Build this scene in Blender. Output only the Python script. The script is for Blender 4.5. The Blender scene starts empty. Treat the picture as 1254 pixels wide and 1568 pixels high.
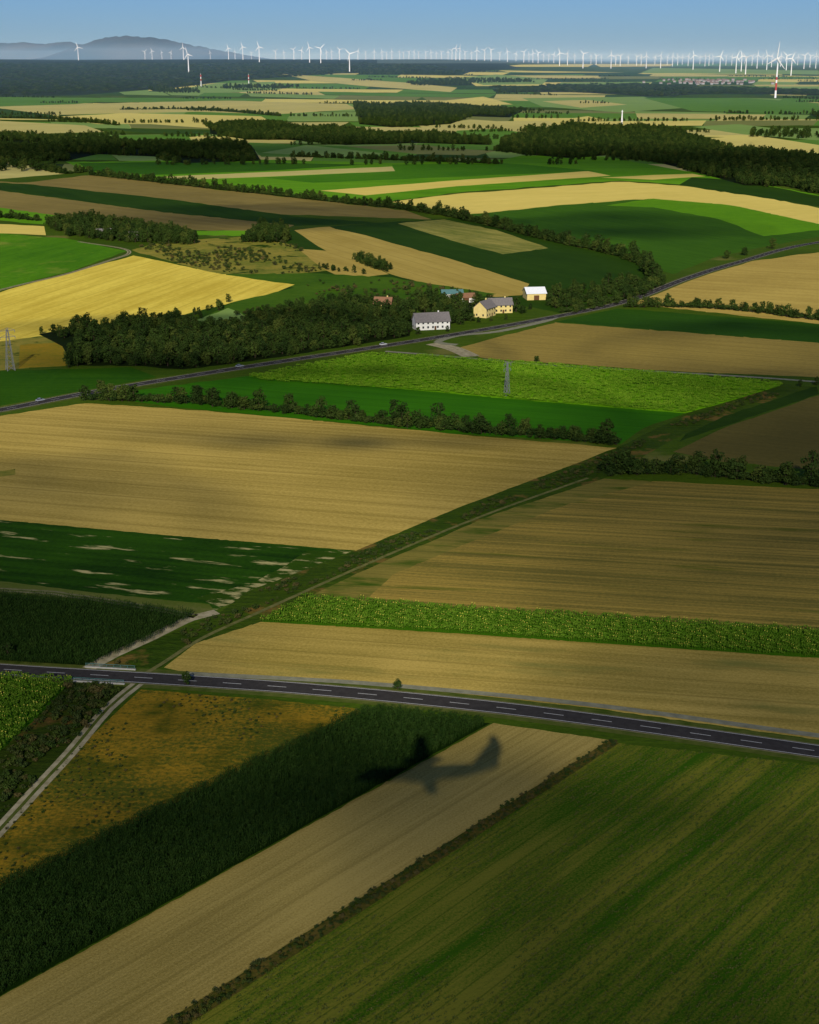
import bpy, math, random
import numpy as np
from mathutils import Vector, Matrix
from mathutils.geometry import delaunay_2d_cdt
random.seed(7); rng=np.random.default_rng(7)
scene=bpy.context.scene
CH=155.0; F=2177.0; U0=627.0; V0=784.0
PITCH=math.atan(694/F)
CP,SP=math.cos(PITCH),math.sin(PITCH)
# ---------------------------------------------------------------- terrain
def smooth(a,b,x):
    t=np.clip((x-a)/(b-a),0,1); return t*t*(3-2*t)
def H(x,y):
    x=np.asarray(x,float); y=np.asarray(y,float)
    d=np.hypot(x,y)
    w=smooth(850,1700,d)*(1-smooth(3500,5000,d))
    z=w*(4.5*np.sin(x/240+1.0)*np.cos(y/410)+3.5*np.sin(y/330+x/600))
    az=np.arctan2(x,np.maximum(y,1.0))
    plate=146-70*smooth(0.0,0.17,az)
    z=z+plate*smooth(5200,12500,d)+ 3*smooth(5000,9000,d)*np.sin(az*37)
    return z
# image pixel -> ground position in metres (line of sight from camera to terrain)
def G(u,v):
    u=np.atleast_1d(np.asarray(u,float)); v=np.atleast_1d(np.asarray(v,float))
    dx=u-U0; dy=-(v-V0)*SP+F*CP; dz=-(v-V0)*CP-F*SP
    hl=np.hypot(dx,dy); ax=dx/hl; ay=dy/hl; td=-dz/hl
    lo=np.full(u.shape,20.0); hi=np.full(u.shape,60000.0)
    for _ in range(50):
        m=(lo+hi)/2
        f=CH-m*td-H(m*ax,m*ay)
        lo=np.where(f>0,m,lo); hi=np.where(f>0,hi,m)
    return np.stack([lo*ax,lo*ay,H(lo*ax,lo*ay)],1)
def G1(u,v): return Vector(G(u,v)[0])
def wang(p,q):
    a=G1(*p); b=G1(*q); return math.atan2(b.y-a.y,b.x-a.x)
# ---------------------------------------------------------------- materials
ILL=0.92
def lin(c):
    o=[]
    for k in c:
        k=k/255.0
        o.append(k/12.92 if k<=0.04045 else ((k+0.055)/1.055)**2.4)
    return o
def P(r,g,b):
    c=[min(0.8,x/ILL) for x in lin((r,g,b))]
    if g>r*1.15 and b<45: c=[c[0]*1.22,c[1]*1.08,c[2]*.55]
    return c+[1]
def newmat(name):
    m=bpy.data.materials.new(name); m.use_nodes=True
    nt=m.node_tree; b=nt.nodes["Principled BSDF"]
    b.inputs["Roughness"].default_value=0.95
    b.inputs["Specular IOR Level"].default_value=0.03
    return m,nt,b
def math_(nt,op,a,b=None,clamp=False):
    n=nt.nodes.new("ShaderNodeMath"); n.operation=op; n.use_clamp=clamp
    for i,x in enumerate((a,b)):
        if x is None: continue
        if isinstance(x,(int,float)): n.inputs[i].default_value=x
        else: nt.links.new(x,n.inputs[i])
    return n.outputs[0]
def mixc(nt,f,a,b):
    n=nt.nodes.new("ShaderNodeMix"); n.data_type='RGBA'
    for s,x in ((n.inputs[0],f),(n.inputs[6],a),(n.inputs[7],b)):
        if isinstance(x,(int,float,list,tuple)): s.default_value=x
        else: nt.links.new(x,s)
    return n.outputs[2]
def noise(nt,vec,scale,detail=3,rough=0.55):
    n=nt.nodes.new("ShaderNodeTexNoise"); n.inputs["Scale"].default_value=scale
    n.inputs["Detail"].default_value=detail; n.inputs["Roughness"].default_value=rough
    nt.links.new(vec,n.inputs["Vector"]); return n.outputs["Fac"]
def field_mat(name,a,b,ang=0,st=(0.01,0.4),sa=0.5,patch=0.012,pa=0.6,fine=1.2,fa=0.35,tram=0,tc=0.75,
              c=None,cs=0.02,cth=0.6,cst=(1,1),csoft=14.0,bump=0.0,bscale=1.0):
    m,nt,bs=newmat(name)
    geo=nt.nodes.new("ShaderNodeNewGeometry")
    mp=nt.nodes.new("ShaderNodeMapping"); mp.inputs["Rotation"].default_value=(0,0,-ang)
    nt.links.new(geo.outputs["Position"],mp.inputs["Vector"])
    vr=mp.outputs[0]
    def scaled(sx,sy):
        k=nt.nodes.new("ShaderNodeMapping"); k.inputs["Scale"].default_value=(sx,sy,1); nt.links.new(vr,k.inputs["Vector"]); return k.outputs[0]
    n1=noise(nt,scaled(*st),1.0,4,0.6); n2=noise(nt,vr,patch,4); n3=noise(nt,vr,fine,3,0.7)
    s=math_(nt,'MULTIPLY',math_(nt,'SUBTRACT',n1,0.5),sa*2.4)
    p=math_(nt,'MULTIPLY',math_(nt,'SUBTRACT',n2,0.5),pa*2.4)
    f=math_(nt,'MULTIPLY',math_(nt,'SUBTRACT',n3,0.5),fa*3.2)
    t=math_(nt,'ADD',math_(nt,'ADD',s,p),math_(nt,'ADD',f,0.5),True)
    col=mixc(nt,t,a,b)
    if c is not None:
        n4=noise(nt,scaled(cs*cst[0],cs*cst[1]),1.0,5,0.62)
        k=math_(nt,'MULTIPLY',math_(nt,'SUBTRACT',n4,cth),csoft,True)
        col=mixc(nt,k,col,c)
    if tram:
        sx=nt.nodes.new("ShaderNodeSeparateXYZ"); nt.links.new(vr,sx.inputs[0])
        wob=math_(nt,'ADD',sx.outputs[1],math_(nt,'MULTIPLY',n2,tram*.25))
        fr=math_(nt,'FRACT',math_(nt,'DIVIDE',wob,tram))
        k=math_(nt,'LESS_THAN',fr,0.09)
        k=math_(nt,'MULTIPLY',k,math_(nt,'MULTIPLY',n1,.75))
        dk=[x*tc for x in a[:3]]+[1]
        col=mixc(nt,k,col,dk)
    nt.links.new(col,bs.inputs["Base Color"])
    if bump:
        bn=nt.nodes.new("ShaderNodeBump"); bn.inputs["Strength"].default_value=1; bn.inputs["Distance"].default_value=bump
        nb=noise(nt,scaled(bscale*0.5,bscale),1.0,3,0.7)
        nt.links.new(nb,bn.inputs["Height"]); nt.links.new(bn.outputs[0],bs.inputs["Normal"])
    return m
def simple_mat(name,a,b=None,scale=1.0,rough=0.9,detail=3,spec=0.05):
    m,nt,bs=newmat(name)
    bs.inputs["Roughness"].default_value=rough; bs.inputs["Specular IOR Level"].default_value=spec
    g=nt.nodes.new("ShaderNodeNewGeometry")
    n=noise(nt,g.outputs["Position"],scale,detail)
    n=math_(nt,'ADD',math_(nt,'MULTIPLY',math_(nt,'SUBTRACT',n,0.5),2.2),0.5,True)
    if b is None: b=[x*0.8 for x in a[:3]]+[1]
    nt.links.new(mixc(nt,n,a,b),bs.inputs["Base Color"]); return m
def leaf_mat(name,a,b,c,pw=2.0):
    m,nt,bs=newmat(name); bs.inputs["Roughness"].default_value=0.8
    tc=nt.nodes.new("ShaderNodeTexCoord"); oi=nt.nodes.new("ShaderNodeObjectInfo")
    n=noise(nt,tc.outputs["Object"],0.55,3,0.7)
    n=math_(nt,'ADD',math_(nt,'MULTIPLY',math_(nt,'SUBTRACT',n,0.5),2.8),0.5,True)
    c1=mixc(nt,n,a,b)
    r=math_(nt,'POWER',oi.outputs["Random"],pw)
    nt.links.new(mixc(nt,r,c1,c),bs.inputs["Base Color"]); return m
# ---------------------------------------------------------------- field layout (polygons in image pixel coordinates)
polys=[]
def fld(pts,mat): polys.append((pts,mat))
row=wang((0,797),(530,842))
base=field_mat("meadow_ground",P(38,62,14),P(64,88,26),patch=0.01,fine=0.5,c=P(100,100,44),cs=0.01,cth=0.6,bump=0.3,bscale=0.8)
farm=[field_mat("far_stubble_field",P(164,156,88),P(190,178,104),patch=0.003,fine=0.05),  # far palette is muted, with distance haze painted into the field colours
 field_mat("far_wheat_field",P(206,192,104),P(186,172,92),patch=0.003,fine=0.05),
 field_mat("far_green_field",P(66,108,42),P(92,128,48),patch=0.003,fine=0.05),
 field_mat("far_dark_crop",P(34,60,30),P(50,78,36),patch=0.003,fine=0.05),
 field_mat("far_light_green_field",P(124,148,76),P(108,136,64),patch=0.003,fine=0.05),
 field_mat("far_olive_field",P(100,108,58),P(122,124,66),patch=0.003,fine=0.05),
 field_mat("far_scrub",P(26,44,26),P(42,58,34),patch=0.006,fine=0.05)]
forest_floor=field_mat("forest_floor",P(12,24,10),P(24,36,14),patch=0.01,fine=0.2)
far_forest=field_mat("hazed_forest_canopy",P(24,36,30),P(42,56,40),patch=0.004,fine=0.03,bump=6,bscale=0.03,c=P(60,74,50),cs=0.002,cth=0.6)  # canopy greens greyed, distance haze worked into the colour
hedges=[]
v=101.0; wts=[.17,.14,.26,.13,.14,.10,.06]
while v<262:
    hr=3.0+(v-98)*0.055
    u=-700-random.random()*100
    sl=random.uniform(-0.012,0.02)
    while u<1950:
        w=random.uniform(60,220)
        m=farm[rng.choice(7,p=wts)]
        o=lambda x:(x-600)*sl+random.uniform(-0.8,0.8)
        sk=random.uniform(-14,14)
        fld([(u,v+o(u)),(u+w,v+o(u+w)),(u+w+sk,v+hr+o(u+w)),(u+sk,v+hr+o(u))],m)
        if random.random()<0.4 and v>108: hedges.append(([(u,v+o(u)),(u+w*random.uniform(.4,1),v+o(u+w))],random.uniform(5,9),12))
        u+=w
    v+=hr
Y1,Y2,GR,DG,LG,OL,SC=farm
ridge=[(-700,90),(-100,90),(440,90),(760,92),(800,104),(700,112),(520,112),(430,118),(350,124),(270,134),(120,146),(0,148),(-700,152)]
fld(ridge,far_forest)
fld([(275,136),(330,128),(420,125),(430,137),(350,142),(280,142)],LG)
fld([(430,113),(520,119),(640,128),(700,134),(690,141),(560,132),(480,124)],Y1)
fld([(700,119),(760,114),(840,121),(830,129),(740,130)],LG)
fld([(1000,104),(1254,108),(1254,114),(980,112)],LG)
fwoods=[(760,134),(860,130),(980,129),(1100,134),(1254,138),(1254,146),(1100,143),(1000,148),(880,141),(760,142)]
fld(fwoods,far_forest)
fld([(800,150),(985,148),(1050,165),(950,172),(830,163)],LG)
fld([(830,155),(900,153),(960,160),(890,165)],Y1)
fld([(985,150),(1140,150),(1254,158),(1254,175),(1060,170)],GR)
fld([(0,150),(80,152),(160,155),(90,162),(0,165),(-500,165)],GR)
fld([(-500,168),(0,163),(200,157),(350,154),(530,159),(548,167),(420,175),(300,171),(80,176)],Y1)
fld([(80,179),(190,173),(400,178),(420,190),(330,197),(230,190),(150,190)],Y2)
fld([(0,166),(80,176),(90,183),(0,181),(-500,186)],DG)
fld([(-500,188),(0,185),(130,192),(160,202),(0,206),(-500,206)],Y1)
fld([(160,196),(320,200),(325,206),(210,203)],DG)
fld([(150,208),(320,205),(300,219),(180,217)],GR)
fld([(290,210),(318,206),(316,216),(295,218)],Y2)
fld([(660,156),(740,148),(785,160),(700,161)],Y2)
fld([(640,192),(720,183),(830,190),(845,199),(750,209),(660,203)],Y1)
fld([(700,200),(760,197),(810,204),(760,222),(690,214)],GR)
fld([(520,224),(650,222),(700,228),(760,231),(730,238),(560,234)],OL)
fld([(380,218),(530,224),(640,236),(620,242),(400,240)],GR)
fld([(470,222),(600,236),(520,240),(400,234)],LG)
fld([(840,186),(900,178),(930,184),(860,192)],Y2)
fld([(1060,212),(1160,208),(1254,222),(1254,235),(1130,226)],Y2)
fld([(1060,194),(1130,190),(1254,205),(1254,215),(1140,206)],LG)
W2=[(-500,203),(0,205),(60,212),(120,209),(200,219),(300,220),(340,213),(385,222),(400,246),(280,250),(240,240),(150,236),(100,247),(0,244),(-500,240)]
W3=[(320,190),(400,188),(470,198),(520,196),(600,208),(660,206),(745,215),(750,222),(640,219),(530,222),(440,214),(380,214),(322,205)]
W4=[(755,228),(790,207),(830,203),(870,191),(930,197),(1000,193),(1060,213),(1120,230),(1180,233),(1254,243),(1600,250),(1600,300),(1254,296),(1200,285),(1140,284),(1060,262),(1000,247),(930,238),(870,242),(800,236)]
W5=[(545,158),(600,163),(640,160),(700,162),(800,170),(780,180),(720,178),(690,190),(600,195),(550,190)]
fld([(-500,238),(0,246),(90,260),(100,266),(0,274),(-500,280)],Y1)
gmid=field_mat("green_midfield",P(64,116,20),P(90,142,32),wang((130,265),(600,262)),st=(0.004,0.05),patch=0.006,fine=0.1,fa=.2)
gdk=field_mat("dark_midfield",P(24,50,10),P(40,68,16),wang((510,345),(900,430)),st=(0.004,0.06),patch=0.006,fine=0.12,fa=.2)
tmid=field_mat("stubble_midfield",P(146,126,56),P(176,154,76),wang((460,350),(800,450)),st=(0.004,0.08),patch=0.006,fine=0.12,fa=.2,tram=14)
tbr=field_mat("bright_stubble_midfield",P(196,176,84),P(216,194,98),wang((600,310),(1050,285)),st=(0.004,0.06),patch=0.005,fine=0.1,fa=.2)
tdk=field_mat("brown_midfield",P(104,92,46),P(136,120,62),wang((0,300),(450,345)),st=(0.003,0.08),patch=0.006,fine=0.1,fa=.2)
fld([(100,248),(400,244),(600,250),(770,244),(800,238),(930,240),(1060,264),(1254,298),(1600,304),(1600,325),(1254,312),(1100,292),(1050,283),(950,276),(700,295),(600,308),(480,300),(300,282),(130,262)],gmid)
fld([(120,250),(300,247),(560,252),(400,262),(230,268),(140,262)],field_mat("green_crop",P(36,78,14),P(52,94,20),patch=.006,fine=.1))
fld([(235,271),(420,263),(600,255),(605,262),(420,270),(290,275)],Y1)
fld([(600,252),(780,250),(920,262),(760,268),(600,275),(480,280),(400,272),(605,262)],field_mat("green_crop_b",P(48,98,18),P(66,116,26),patch=.006,fine=.1))
fld([(490,292),(700,276),(900,262),(935,269),(700,285),(560,299)],tbr)
fld([(1000,268),(1060,266),(1080,270),(1000,275),(920,272)],tbr)
fld([(1040,283),(1060,272),(1130,276),(1254,300),(1600,306),(1600,340),(1254,316),(1150,302)],gdk)
fld([(600,309),(700,297),(950,278),(1050,285),(1200,308),(1254,319),(1900,352),(1900,385),(1254,343),(1120,314),(1000,305),(860,318),(720,328)],tbr)
big=field_mat("green_hill_shaded",P(40,76,18),P(56,96,24),wang((730,330),(1100,395)),st=(0.01,0.12),patch=0.006,fine=0.15,fa=.25,tram=12,tc=.7)  # shaded side of the hill field, shade put into the colour
fld([(720,328),(880,312),(1000,304),(1120,314),(1254,343),(1900,385),(1900,410),(1254,362),(1100,392),(1030,420),(990,405),(940,388),(850,368)],big)
fld([(930,314),(1000,304),(1120,314),(1254,343),(1900,385),(1900,395),(1254,352),(1170,362),(1100,335),(1000,318)],field_mat("green_hill_lit",P(66,116,20),P(86,136,26),patch=0.006,fine=0.15))  # lit part of the same hill field, sunlight painted as brighter green
fld([(-500,244),(40,280),(140,268),(330,290),(620,322),(660,336),(430,328),(200,303),(50,283)],tdk)
fld([(-500,262),(45,282),(250,304),(450,331),(590,342),(440,346),(250,325),(0,291)],gdk)
fld([(-500,278),(0,292),(250,325),(450,345),(430,354),(300,352),(200,345),(0,318),(-500,300)],tdk)
fld([(-500,300),(0,318),(190,344),(300,354),(450,352),(440,362),(300,360),(80,345),(0,338),(-500,325)],gmid)
fld([(0,343),(68,346),(70,360),(0,357),(-500,345)],tbr)
fld([(440,352),(520,346),(600,340),(700,333),(860,372),(960,396),(1015,430),(960,455),(860,480),(760,460),(600,470),(420,490),(300,500),(330,420)],gdk)
fld([(450,352),(500,347),(560,360),(700,400),(810,434),(798,452),(760,455),(690,446),(600,420),(500,385)],tmid)
fld([(445,380),(500,384),(560,403),(595,420),(530,426),(480,408)],tmid)
fld([(610,342),(680,336),(760,352),(840,380),(770,389),(690,368)],field_mat("dry_grass_strip",P(146,138,66),P(96,104,40),wang((610,342),(840,380)),st=(0.01,0.1),sa=.9,patch=0.02,fine=0.2))
scrub=field_mat("scrubby_slope",P(138,126,50),P(98,106,36),patch=0.03,pa=1,fine=0.2,fa=.8,c=P(36,60,16),cs=0.05,cth=0.55)
scrubp=[(200,383),(250,370),(380,362),(450,375),(500,415),(440,420),(330,419),(260,400)]
fld(scrubp,scrub)
fld([(330,420),(480,418),(600,425),(760,450),(700,460),(600,466),(520,462),(430,480),(340,500),(300,490),(360,462),(450,440)],field_mat("grassy_slope",P(40,74,18),P(64,96,28),patch=0.02,fine=0.2))
gold=field_mat("golden_wheat_field",P(190,166,58),P(222,200,82),wang((0,450),(205,391)),st=(0.008,0.12),sa=.9,patch=0.008,fine=0.25,fa=.4,tram=16)
fld([(-700,340),(0,357),(100,365),(195,384),(110,415),(0,443),(-500,535)],field_mat("striped_green_slope",P(48,96,14),P(74,124,24),wang((0,443),(195,384)),st=(0.01,0.1),patch=0.01,fine=0.2,c=P(122,132,46),cs=0.012,cth=0.56,csoft=7))
fld([(-500,545),(0,447),(205,391),(330,418),(450,436),(420,448),(360,462),(280,482),(200,497),(130,503),(0,527),(-500,590)],gold)
fld([(300,490),(350,472),(390,490),(340,500)],LG)
fld([(-500,590),(0,523),(60,515),(110,520),(110,560),(60,562),(0,567),(-500,640)],scrub)
fld([(30,528),(95,524),(104,560),(28,564)],field_mat("orange_weeds",P(150,120,30),P(106,104,26),patch=.05,fine=.4))
fld([(-700,690),(-300,622),(0,568),(200,562),(240,578),(120,600),(0,621),(-400,700)],field_mat("green_roadside_field",P(24,60,8),P(42,80,12),patch=.02,fine=.3))
W1=[(60,512),(130,498),(260,490),(330,503),(400,488),(430,478),(520,460),(600,464),(640,470),(630,500),(628,515),(560,526),(400,551),(280,566),(200,560),(110,560),(95,530)]
W1b=[(640,456),(720,456),(725,490),(690,496),(640,476)]
rt=wang((850,495),(1254,525))
fld([(730,525),(850,494),(1254,525),(1900,572),(1900,612),(1254,578),(1000,567),(735,548),(705,532)],field_mat("stubble_field_east",P(120,104,48),P(152,132,62),rt,tram=12,patch=.01,fine=.4))
fld([(850,493),(945,472),(1254,496),(1900,540),(1900,572),(1254,525)],field_mat("green_strip_east",P(26,58,14),P(40,76,20),rt,patch=.01,fine=.4))
fld([(965,465),(1060,428),(1150,400),(1254,386),(1900,330),(1900,540),(1254,496)],field_mat("stubble_hill_east",P(148,126,58),P(182,158,78),rt,st=(0.01,.1),tram=14,patch=.01,fine=.4))
sung=wang((560,545),(1190,588))
brightsun=[(380,576),(560,543),(640,545),(905,563),(1190,586),(1200,590),(1050,633),(850,617),(640,598),(400,583)]
fld(brightsun,field_mat("sunflower_field_bright",P(68,124,10),P(102,158,24),sung,st=(0.03,0.5),sa=1.2,patch=.015,fine=.7,fa=.8,c=P(44,90,8),cs=0.08,cth=0.55,cst=(.4,2.2),bump=.6,bscale=.6))
fld([(140,606),(380,576),(640,598),(850,617),(1050,633),(985,655),(950,680),(700,664),(450,640),(280,625)],field_mat("smooth_green_field",P(30,80,8),P(48,104,12),sung,st=(0.01,.15),patch=.01,fine=.5,fa=.2,tram=12,tc=.7))
fld([(1030,692),(1110,655),(1254,605),(1900,480),(1900,780),(1254,720),(1100,706)],field_mat("shaded_brown_field",P(74,70,30),P(98,88,40),rt,st=(0.01,.3),patch=.01,fine=.4,c=P(38,54,18),cs=.012,cth=.56,csoft=7))  # shadow over this field is darkened into its base colours
fld([(1170,600),(1250,592),(1254,604),(1130,645),(1040,676),(1060,650)],field_mat("dark_verge_crop",P(24,46,12),P(36,60,16),patch=.02,fine=.3))
fld([(-400,706),(0,637),(130,617),(300,628),(450,641),(700,665),(945,686),(860,718),(700,778),(545,843),(250,819),(0,796),(-700,763)],
    field_mat("wide_stubble_field",P(134,116,50),P(174,150,74),row,st=(0.006,0.22),sa=.9,patch=.006,pa=1.0,fine=.8,fa=.6,tram=15,tc=.8))
fld([(-10,722),(22,718),(24,726),(4,730),(-10,731)],scrub)
patchy=[(-700,763),(0,796),(250,819),(540,843),(380,905),(330,936),(150,918),(0,893),(-700,860)]
fld(patchy,field_mat("patchy_green_field",P(16,42,8),P(36,72,14),row,st=(0.012,0.25),sa=.8,patch=.02,fine=.6,c=P(164,154,100),cs=0.035,cth=0.585,cst=(1,5)))
fld([(470,843),(540,843),(500,860),(400,905),(340,930),(300,915),(380,895),(440,865)],field_mat("bare_patches",P(26,52,10),P(42,70,16),row,patch=.03,fine=.6,c=P(150,142,92),cs=0.09,cth=0.51,cst=(1,2.5)))
fld([(-700,860),(0,890),(150,908),(320,925),(330,938),(290,940),(150,920),(0,908),(-700,874)],field_mat("grassy_lane",P(96,98,48),P(62,82,28),row,patch=.05,fine=.8))
maize2=[(-700,876),(0,912),(180,926),(300,943),(220,985),(140,1020),(0,1016),(-700,975)]
fld(maize2,field_mat("maize_field_floor",P(10,26,6),P(18,38,8),row,patch=.02,fine=.6))
brn=wang((700,930),(1254,966))
fld([(470,915),(600,852),(760,782),(925,733),(1254,749),(1900,778),(1900,1005),(1254,966),(700,931)],
    field_mat("combed_stubble_field",P(98,90,38),P(146,124,54),brn,st=(0.006,0.4),sa=1.6,patch=.01,pa=.7,fine=.9,fa=.5,c=P(66,80,28),cs=0.035,cth=0.56,cst=(.5,4),csoft=6,tram=6,tc=.5))
fld([(470,915),(600,852),(760,782),(925,733),(1000,737),(860,775),(720,830),(600,880),(560,921)],
    field_mat("weedy_field_corner",P(96,92,38),P(124,112,48),brn,st=(0.006,0.4),sa=1.2,patch=.02,fine=.9,c=P(50,74,22),cs=0.05,cth=0.5,cst=(.6,2),csoft=7,tram=6,tc=.5))
sunf=[(400,952),(470,914),(700,931),(1254,966),(1900,1005),(1900,1050),(1254,1008),(700,970)]
fld(sunf,field_mat("sunflower_strip_floor",P(34,74,8),P(56,100,14),brn,st=(.02,.5),patch=.03,fine=.8))
fld([(250,1022),(300,985),(400,952),(700,970),(1254,1008),(1900,1050),(1900,1215),(1254,1133),(900,1083),(600,1054),(290,1031)],
    field_mat("stubble_strip",P(132,116,50),P(174,150,74),brn,st=(0.01,0.3),sa=.8,patch=.012,pa=.9,fine=1.2,fa=.6,tram=10,tc=.75,c=P(104,106,48),cs=.03,cth=.56,cst=(.5,2),csoft=5))
ditch=[(150,1022),(225,985),(335,938),(380,905),(545,843),(700,778),(860,718),(945,685),(1040,640),(1200,588),(1245,592),(1110,637),(1020,678),(925,733),(760,786),(600,854),(470,914),(400,952),(300,985),(245,1023)]
fld(ditch,field_mat("ditch_vegetation",P(30,52,14),P(54,76,22),patch=.04,fine=.5,c=P(100,82,36),cs=.05,cth=.56,bump=.6,bscale=.5))
sunf2=[(-800,985),(0,1034),(110,1042),(60,1095),(0,1150),(-1400,2500)]
fld(sunf2,field_mat("sunflower_west_floor",P(24,60,6),P(44,88,10),patch=.03,fine=.8))
fld([(110,1042),(205,1050),(110,1150),(0,1268),(-1300,2600),(-1400,2500),(0,1150),(60,1095)],field_mat("ditch_scrub_west",P(24,42,12),P(44,60,20),patch=.05,fine=.6,c=P(84,66,30),cs=.05,cth=.55,bump=.6,bscale=.5))
meadow=[(215,1056),(400,1070),(540,1084),(560,1092),(-1738,2200),(-2590,2600),(-1300,2600),(0,1272),(110,1155)]
fld(meadow,field_mat("rust_meadow",P(136,108,26),P(72,78,20),patch=.04,pa=1.4,fine=.9,fa=1.2,c=P(52,64,18),cs=.06,cth=.5,csoft=5,bump=.3,bscale=.7))
dg=wang((750,1107),(0,1525))
maize=[(560,1088),(750,1107),(-1211,2200),(-1930,2600),(-2590,2600),(-1738,2200)]
fld(maize,field_mat("maize_floor",P(12,30,6),P(20,42,8),dg,patch=.02,fine=.8))
fld([(755,1107),(932,1133),(248,1568),(-745,2200),(-1370,2600),(-1930,2600),(-1211,2200)],
    field_mat("stubble_diagonal",P(128,112,52),P(164,144,76),dg,st=(0.015,0.9),sa=.7,patch=.015,pa=.8,fine=2.2,fa=.75,tram=9,tc=.8,bump=.08,bscale=2))
verge=[(932,1133),(948,1138),(290,1568),(-690,2200),(-1300,2600),(-1370,2600),(-745,2200),(248,1568)]
young=[(948,1138),(1254,1172),(1900,1245),(1950,2600),(-1300,2600),(-690,2200),(290,1568)]
fld(young,
    field_mat("young_crop_field",P(42,78,12),P(106,106,32),dg,st=(0.009,0.16),sa=1.9,patch=.02,pa=.6,fine=2.0,fa=.8,tram=3.5,tc=.6,bump=.15,bscale=1.5))
fld(verge,field_mat("field_margin",P(92,80,34),P(42,58,18),dg,patch=.2,pa=.9,fine=1.2,fa=.8,bump=.3))
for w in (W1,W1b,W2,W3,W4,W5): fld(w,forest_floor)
# ---------------------------------------------------------------- ground mesh
def dens(pts,step):
    out=[]
    n=len(pts)
    for i in range(n):
        a=pts[i]; b=pts[(i+1)%n]; L=math.hypot(b[0]-a[0],b[1]-a[1]); k=max(1,int(L/step))
        for j in range(k): out.append((a[0]+(b[0]-a[0])*j/k,a[1]+(b[1]-a[1])*j/k))
    return out
UMIN,UMAX,VMIN,VMAX=-700,1950,97.0,2600
gu=np.linspace(UMIN,UMAX,62)
gv=np.concatenate([np.arange(VMIN,250,4),np.arange(250,520,12),np.linspace(520,VMAX,40)])
pts=[];edges=[]
for vv in gv:
    for uu in gu: pts.append(Vector((uu,vv)))
for pl,m in polys:
    yb=max(p[1] for p in pl)
    dp=dens(list(pl),14 if yb>300 else 22)
    i0=len(pts); k=len(dp)
    dp=[(min(max(a,UMIN),UMAX),min(max(b,VMIN),VMAX)) for a,b in dp]
    j=1.3 if yb>300 else 0.4
    for a,b in dp:
        if UMIN<a<UMAX and VMIN<b<VMAX and b>110:
            a+=random.uniform(-j,j); b+=random.uniform(-j,j)*0.5
        pts.append(Vector((a,b)))
    edges+= [(i0+i,i0+(i+1)%k) for i in range(k)]
vo,eo,fo,_,_,_=delaunay_2d_cdt(pts,edges,[],0,1e-3)
VO=np.array([(p.x,p.y) for p in vo]); FO=np.array([list(f) for f in fo if len(f)==3])
def inside(poly,X,Y):
    poly=np.asarray(poly,float); r=np.zeros(X.shape,bool); n=len(poly); j=n-1
    for i in range(n):
        xi,yi=poly[i]; xj,yj=poly[j]
        if yi!=yj:
            c=((yi>Y)!=(yj>Y))&(X<(xj-xi)*(Y-yi)/(yj-yi)+xi); r^=c
        j=i
    return r
cen=VO[FO].mean(1)
matlist=[base]; midx={base.name:0}; fi=np.zeros(len(FO),int)
for (pl,m) in polys:
    if m.name not in midx: midx[m.name]=len(matlist); matlist.append(m)
    fi[inside(pl,cen[:,0],cen[:,1])]=midx[m.name]
W=G(VO[:,0],VO[:,1])
verts=W.tolist()
A=W[FO]; nz=np.cross(A[:,1]-A[:,0],A[:,2]-A[:,0])[:,2]
FO2=FO.copy(); FO2[nz<0]=FO2[nz<0][:,::-1]
faces=FO2.tolist(); fmi=fi.tolist()
def quad(a,b,c,d,mi): faces.append([a,b,c,d]); fmi.append(mi)
def addv(x,y):
    verts.append([x,y,float(H(x,y))]); return len(verts)-1
def border(sel,key):
    ids=np.where(sel)[0]; return ids[np.argsort(VO[ids][:,key])]
top=border(np.abs(VO[:,1]-VMIN)<1e-3,0)
hz=field_mat("hazed_distant_plain",P(62,80,74),P(88,104,90),patch=.0006,fine=.004,c=P(118,120,98),cs=.0012,cth=.56,cst=(.4,2.2))  # bluish muted tones put distance haze into the colour
matlist.append(hz); hzi=len(matlist)-1
prev=list(top)
for k in (1.12,1.25,1.45,1.7,2.1,2.8,4.0,6.5):
    cur=[addv(W[i][0]*k,W[i][1]*k) for i in top]
    for i in range(len(cur)-1):
        quad(prev[i],prev[i+1],cur[i+1],cur[i], midx[far_forest.name] if (VO[top[i]][0]<560 and k<3) else hzi)
    prev=cur
for side,col in ((-1,border(np.abs(VO[:,0]-UMIN)<1e-3,1)),(1,border(np.abs(VO[:,0]-UMAX)<1e-3,1))):
    cur=[]
    for i in col:
        verts.append([side*60000,W[i][1],W[i][2]]); cur.append(len(verts)-1)
    for i in range(len(cur)-1): quad(col[i],col[i+1],cur[i+1],cur[i],0)
bot=border(np.abs(VO[:,1]-VMAX)<1e-3,0)
cur=[]
for i in bot: verts.append([W[i][0],-20000,0]); cur.append(len(verts)-1)
for i in range(len(cur)-1): quad(bot[i],cur[i],cur[i+1],bot[i+1],0)
for side,i,j in ((-1,bot[0],cur[0]),(1,bot[-1],cur[-1])):
    verts.append([side*60000,W[i][1],0]); a=len(verts)-1
    verts.append([side*60000,-20000,0]); b=len(verts)-1
    quad(i,j,b,a,0)
me=bpy.data.meshes.new("ground"); me.from_pydata(verts,[],faces)
for m in matlist: me.materials.append(m)
me.polygons.foreach_set("material_index",fmi)
me.polygons.foreach_set("use_smooth",[True]*len(faces)); me.update()
ground=bpy.data.objects.new("ground",me); scene.collection.objects.link(ground)
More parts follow.
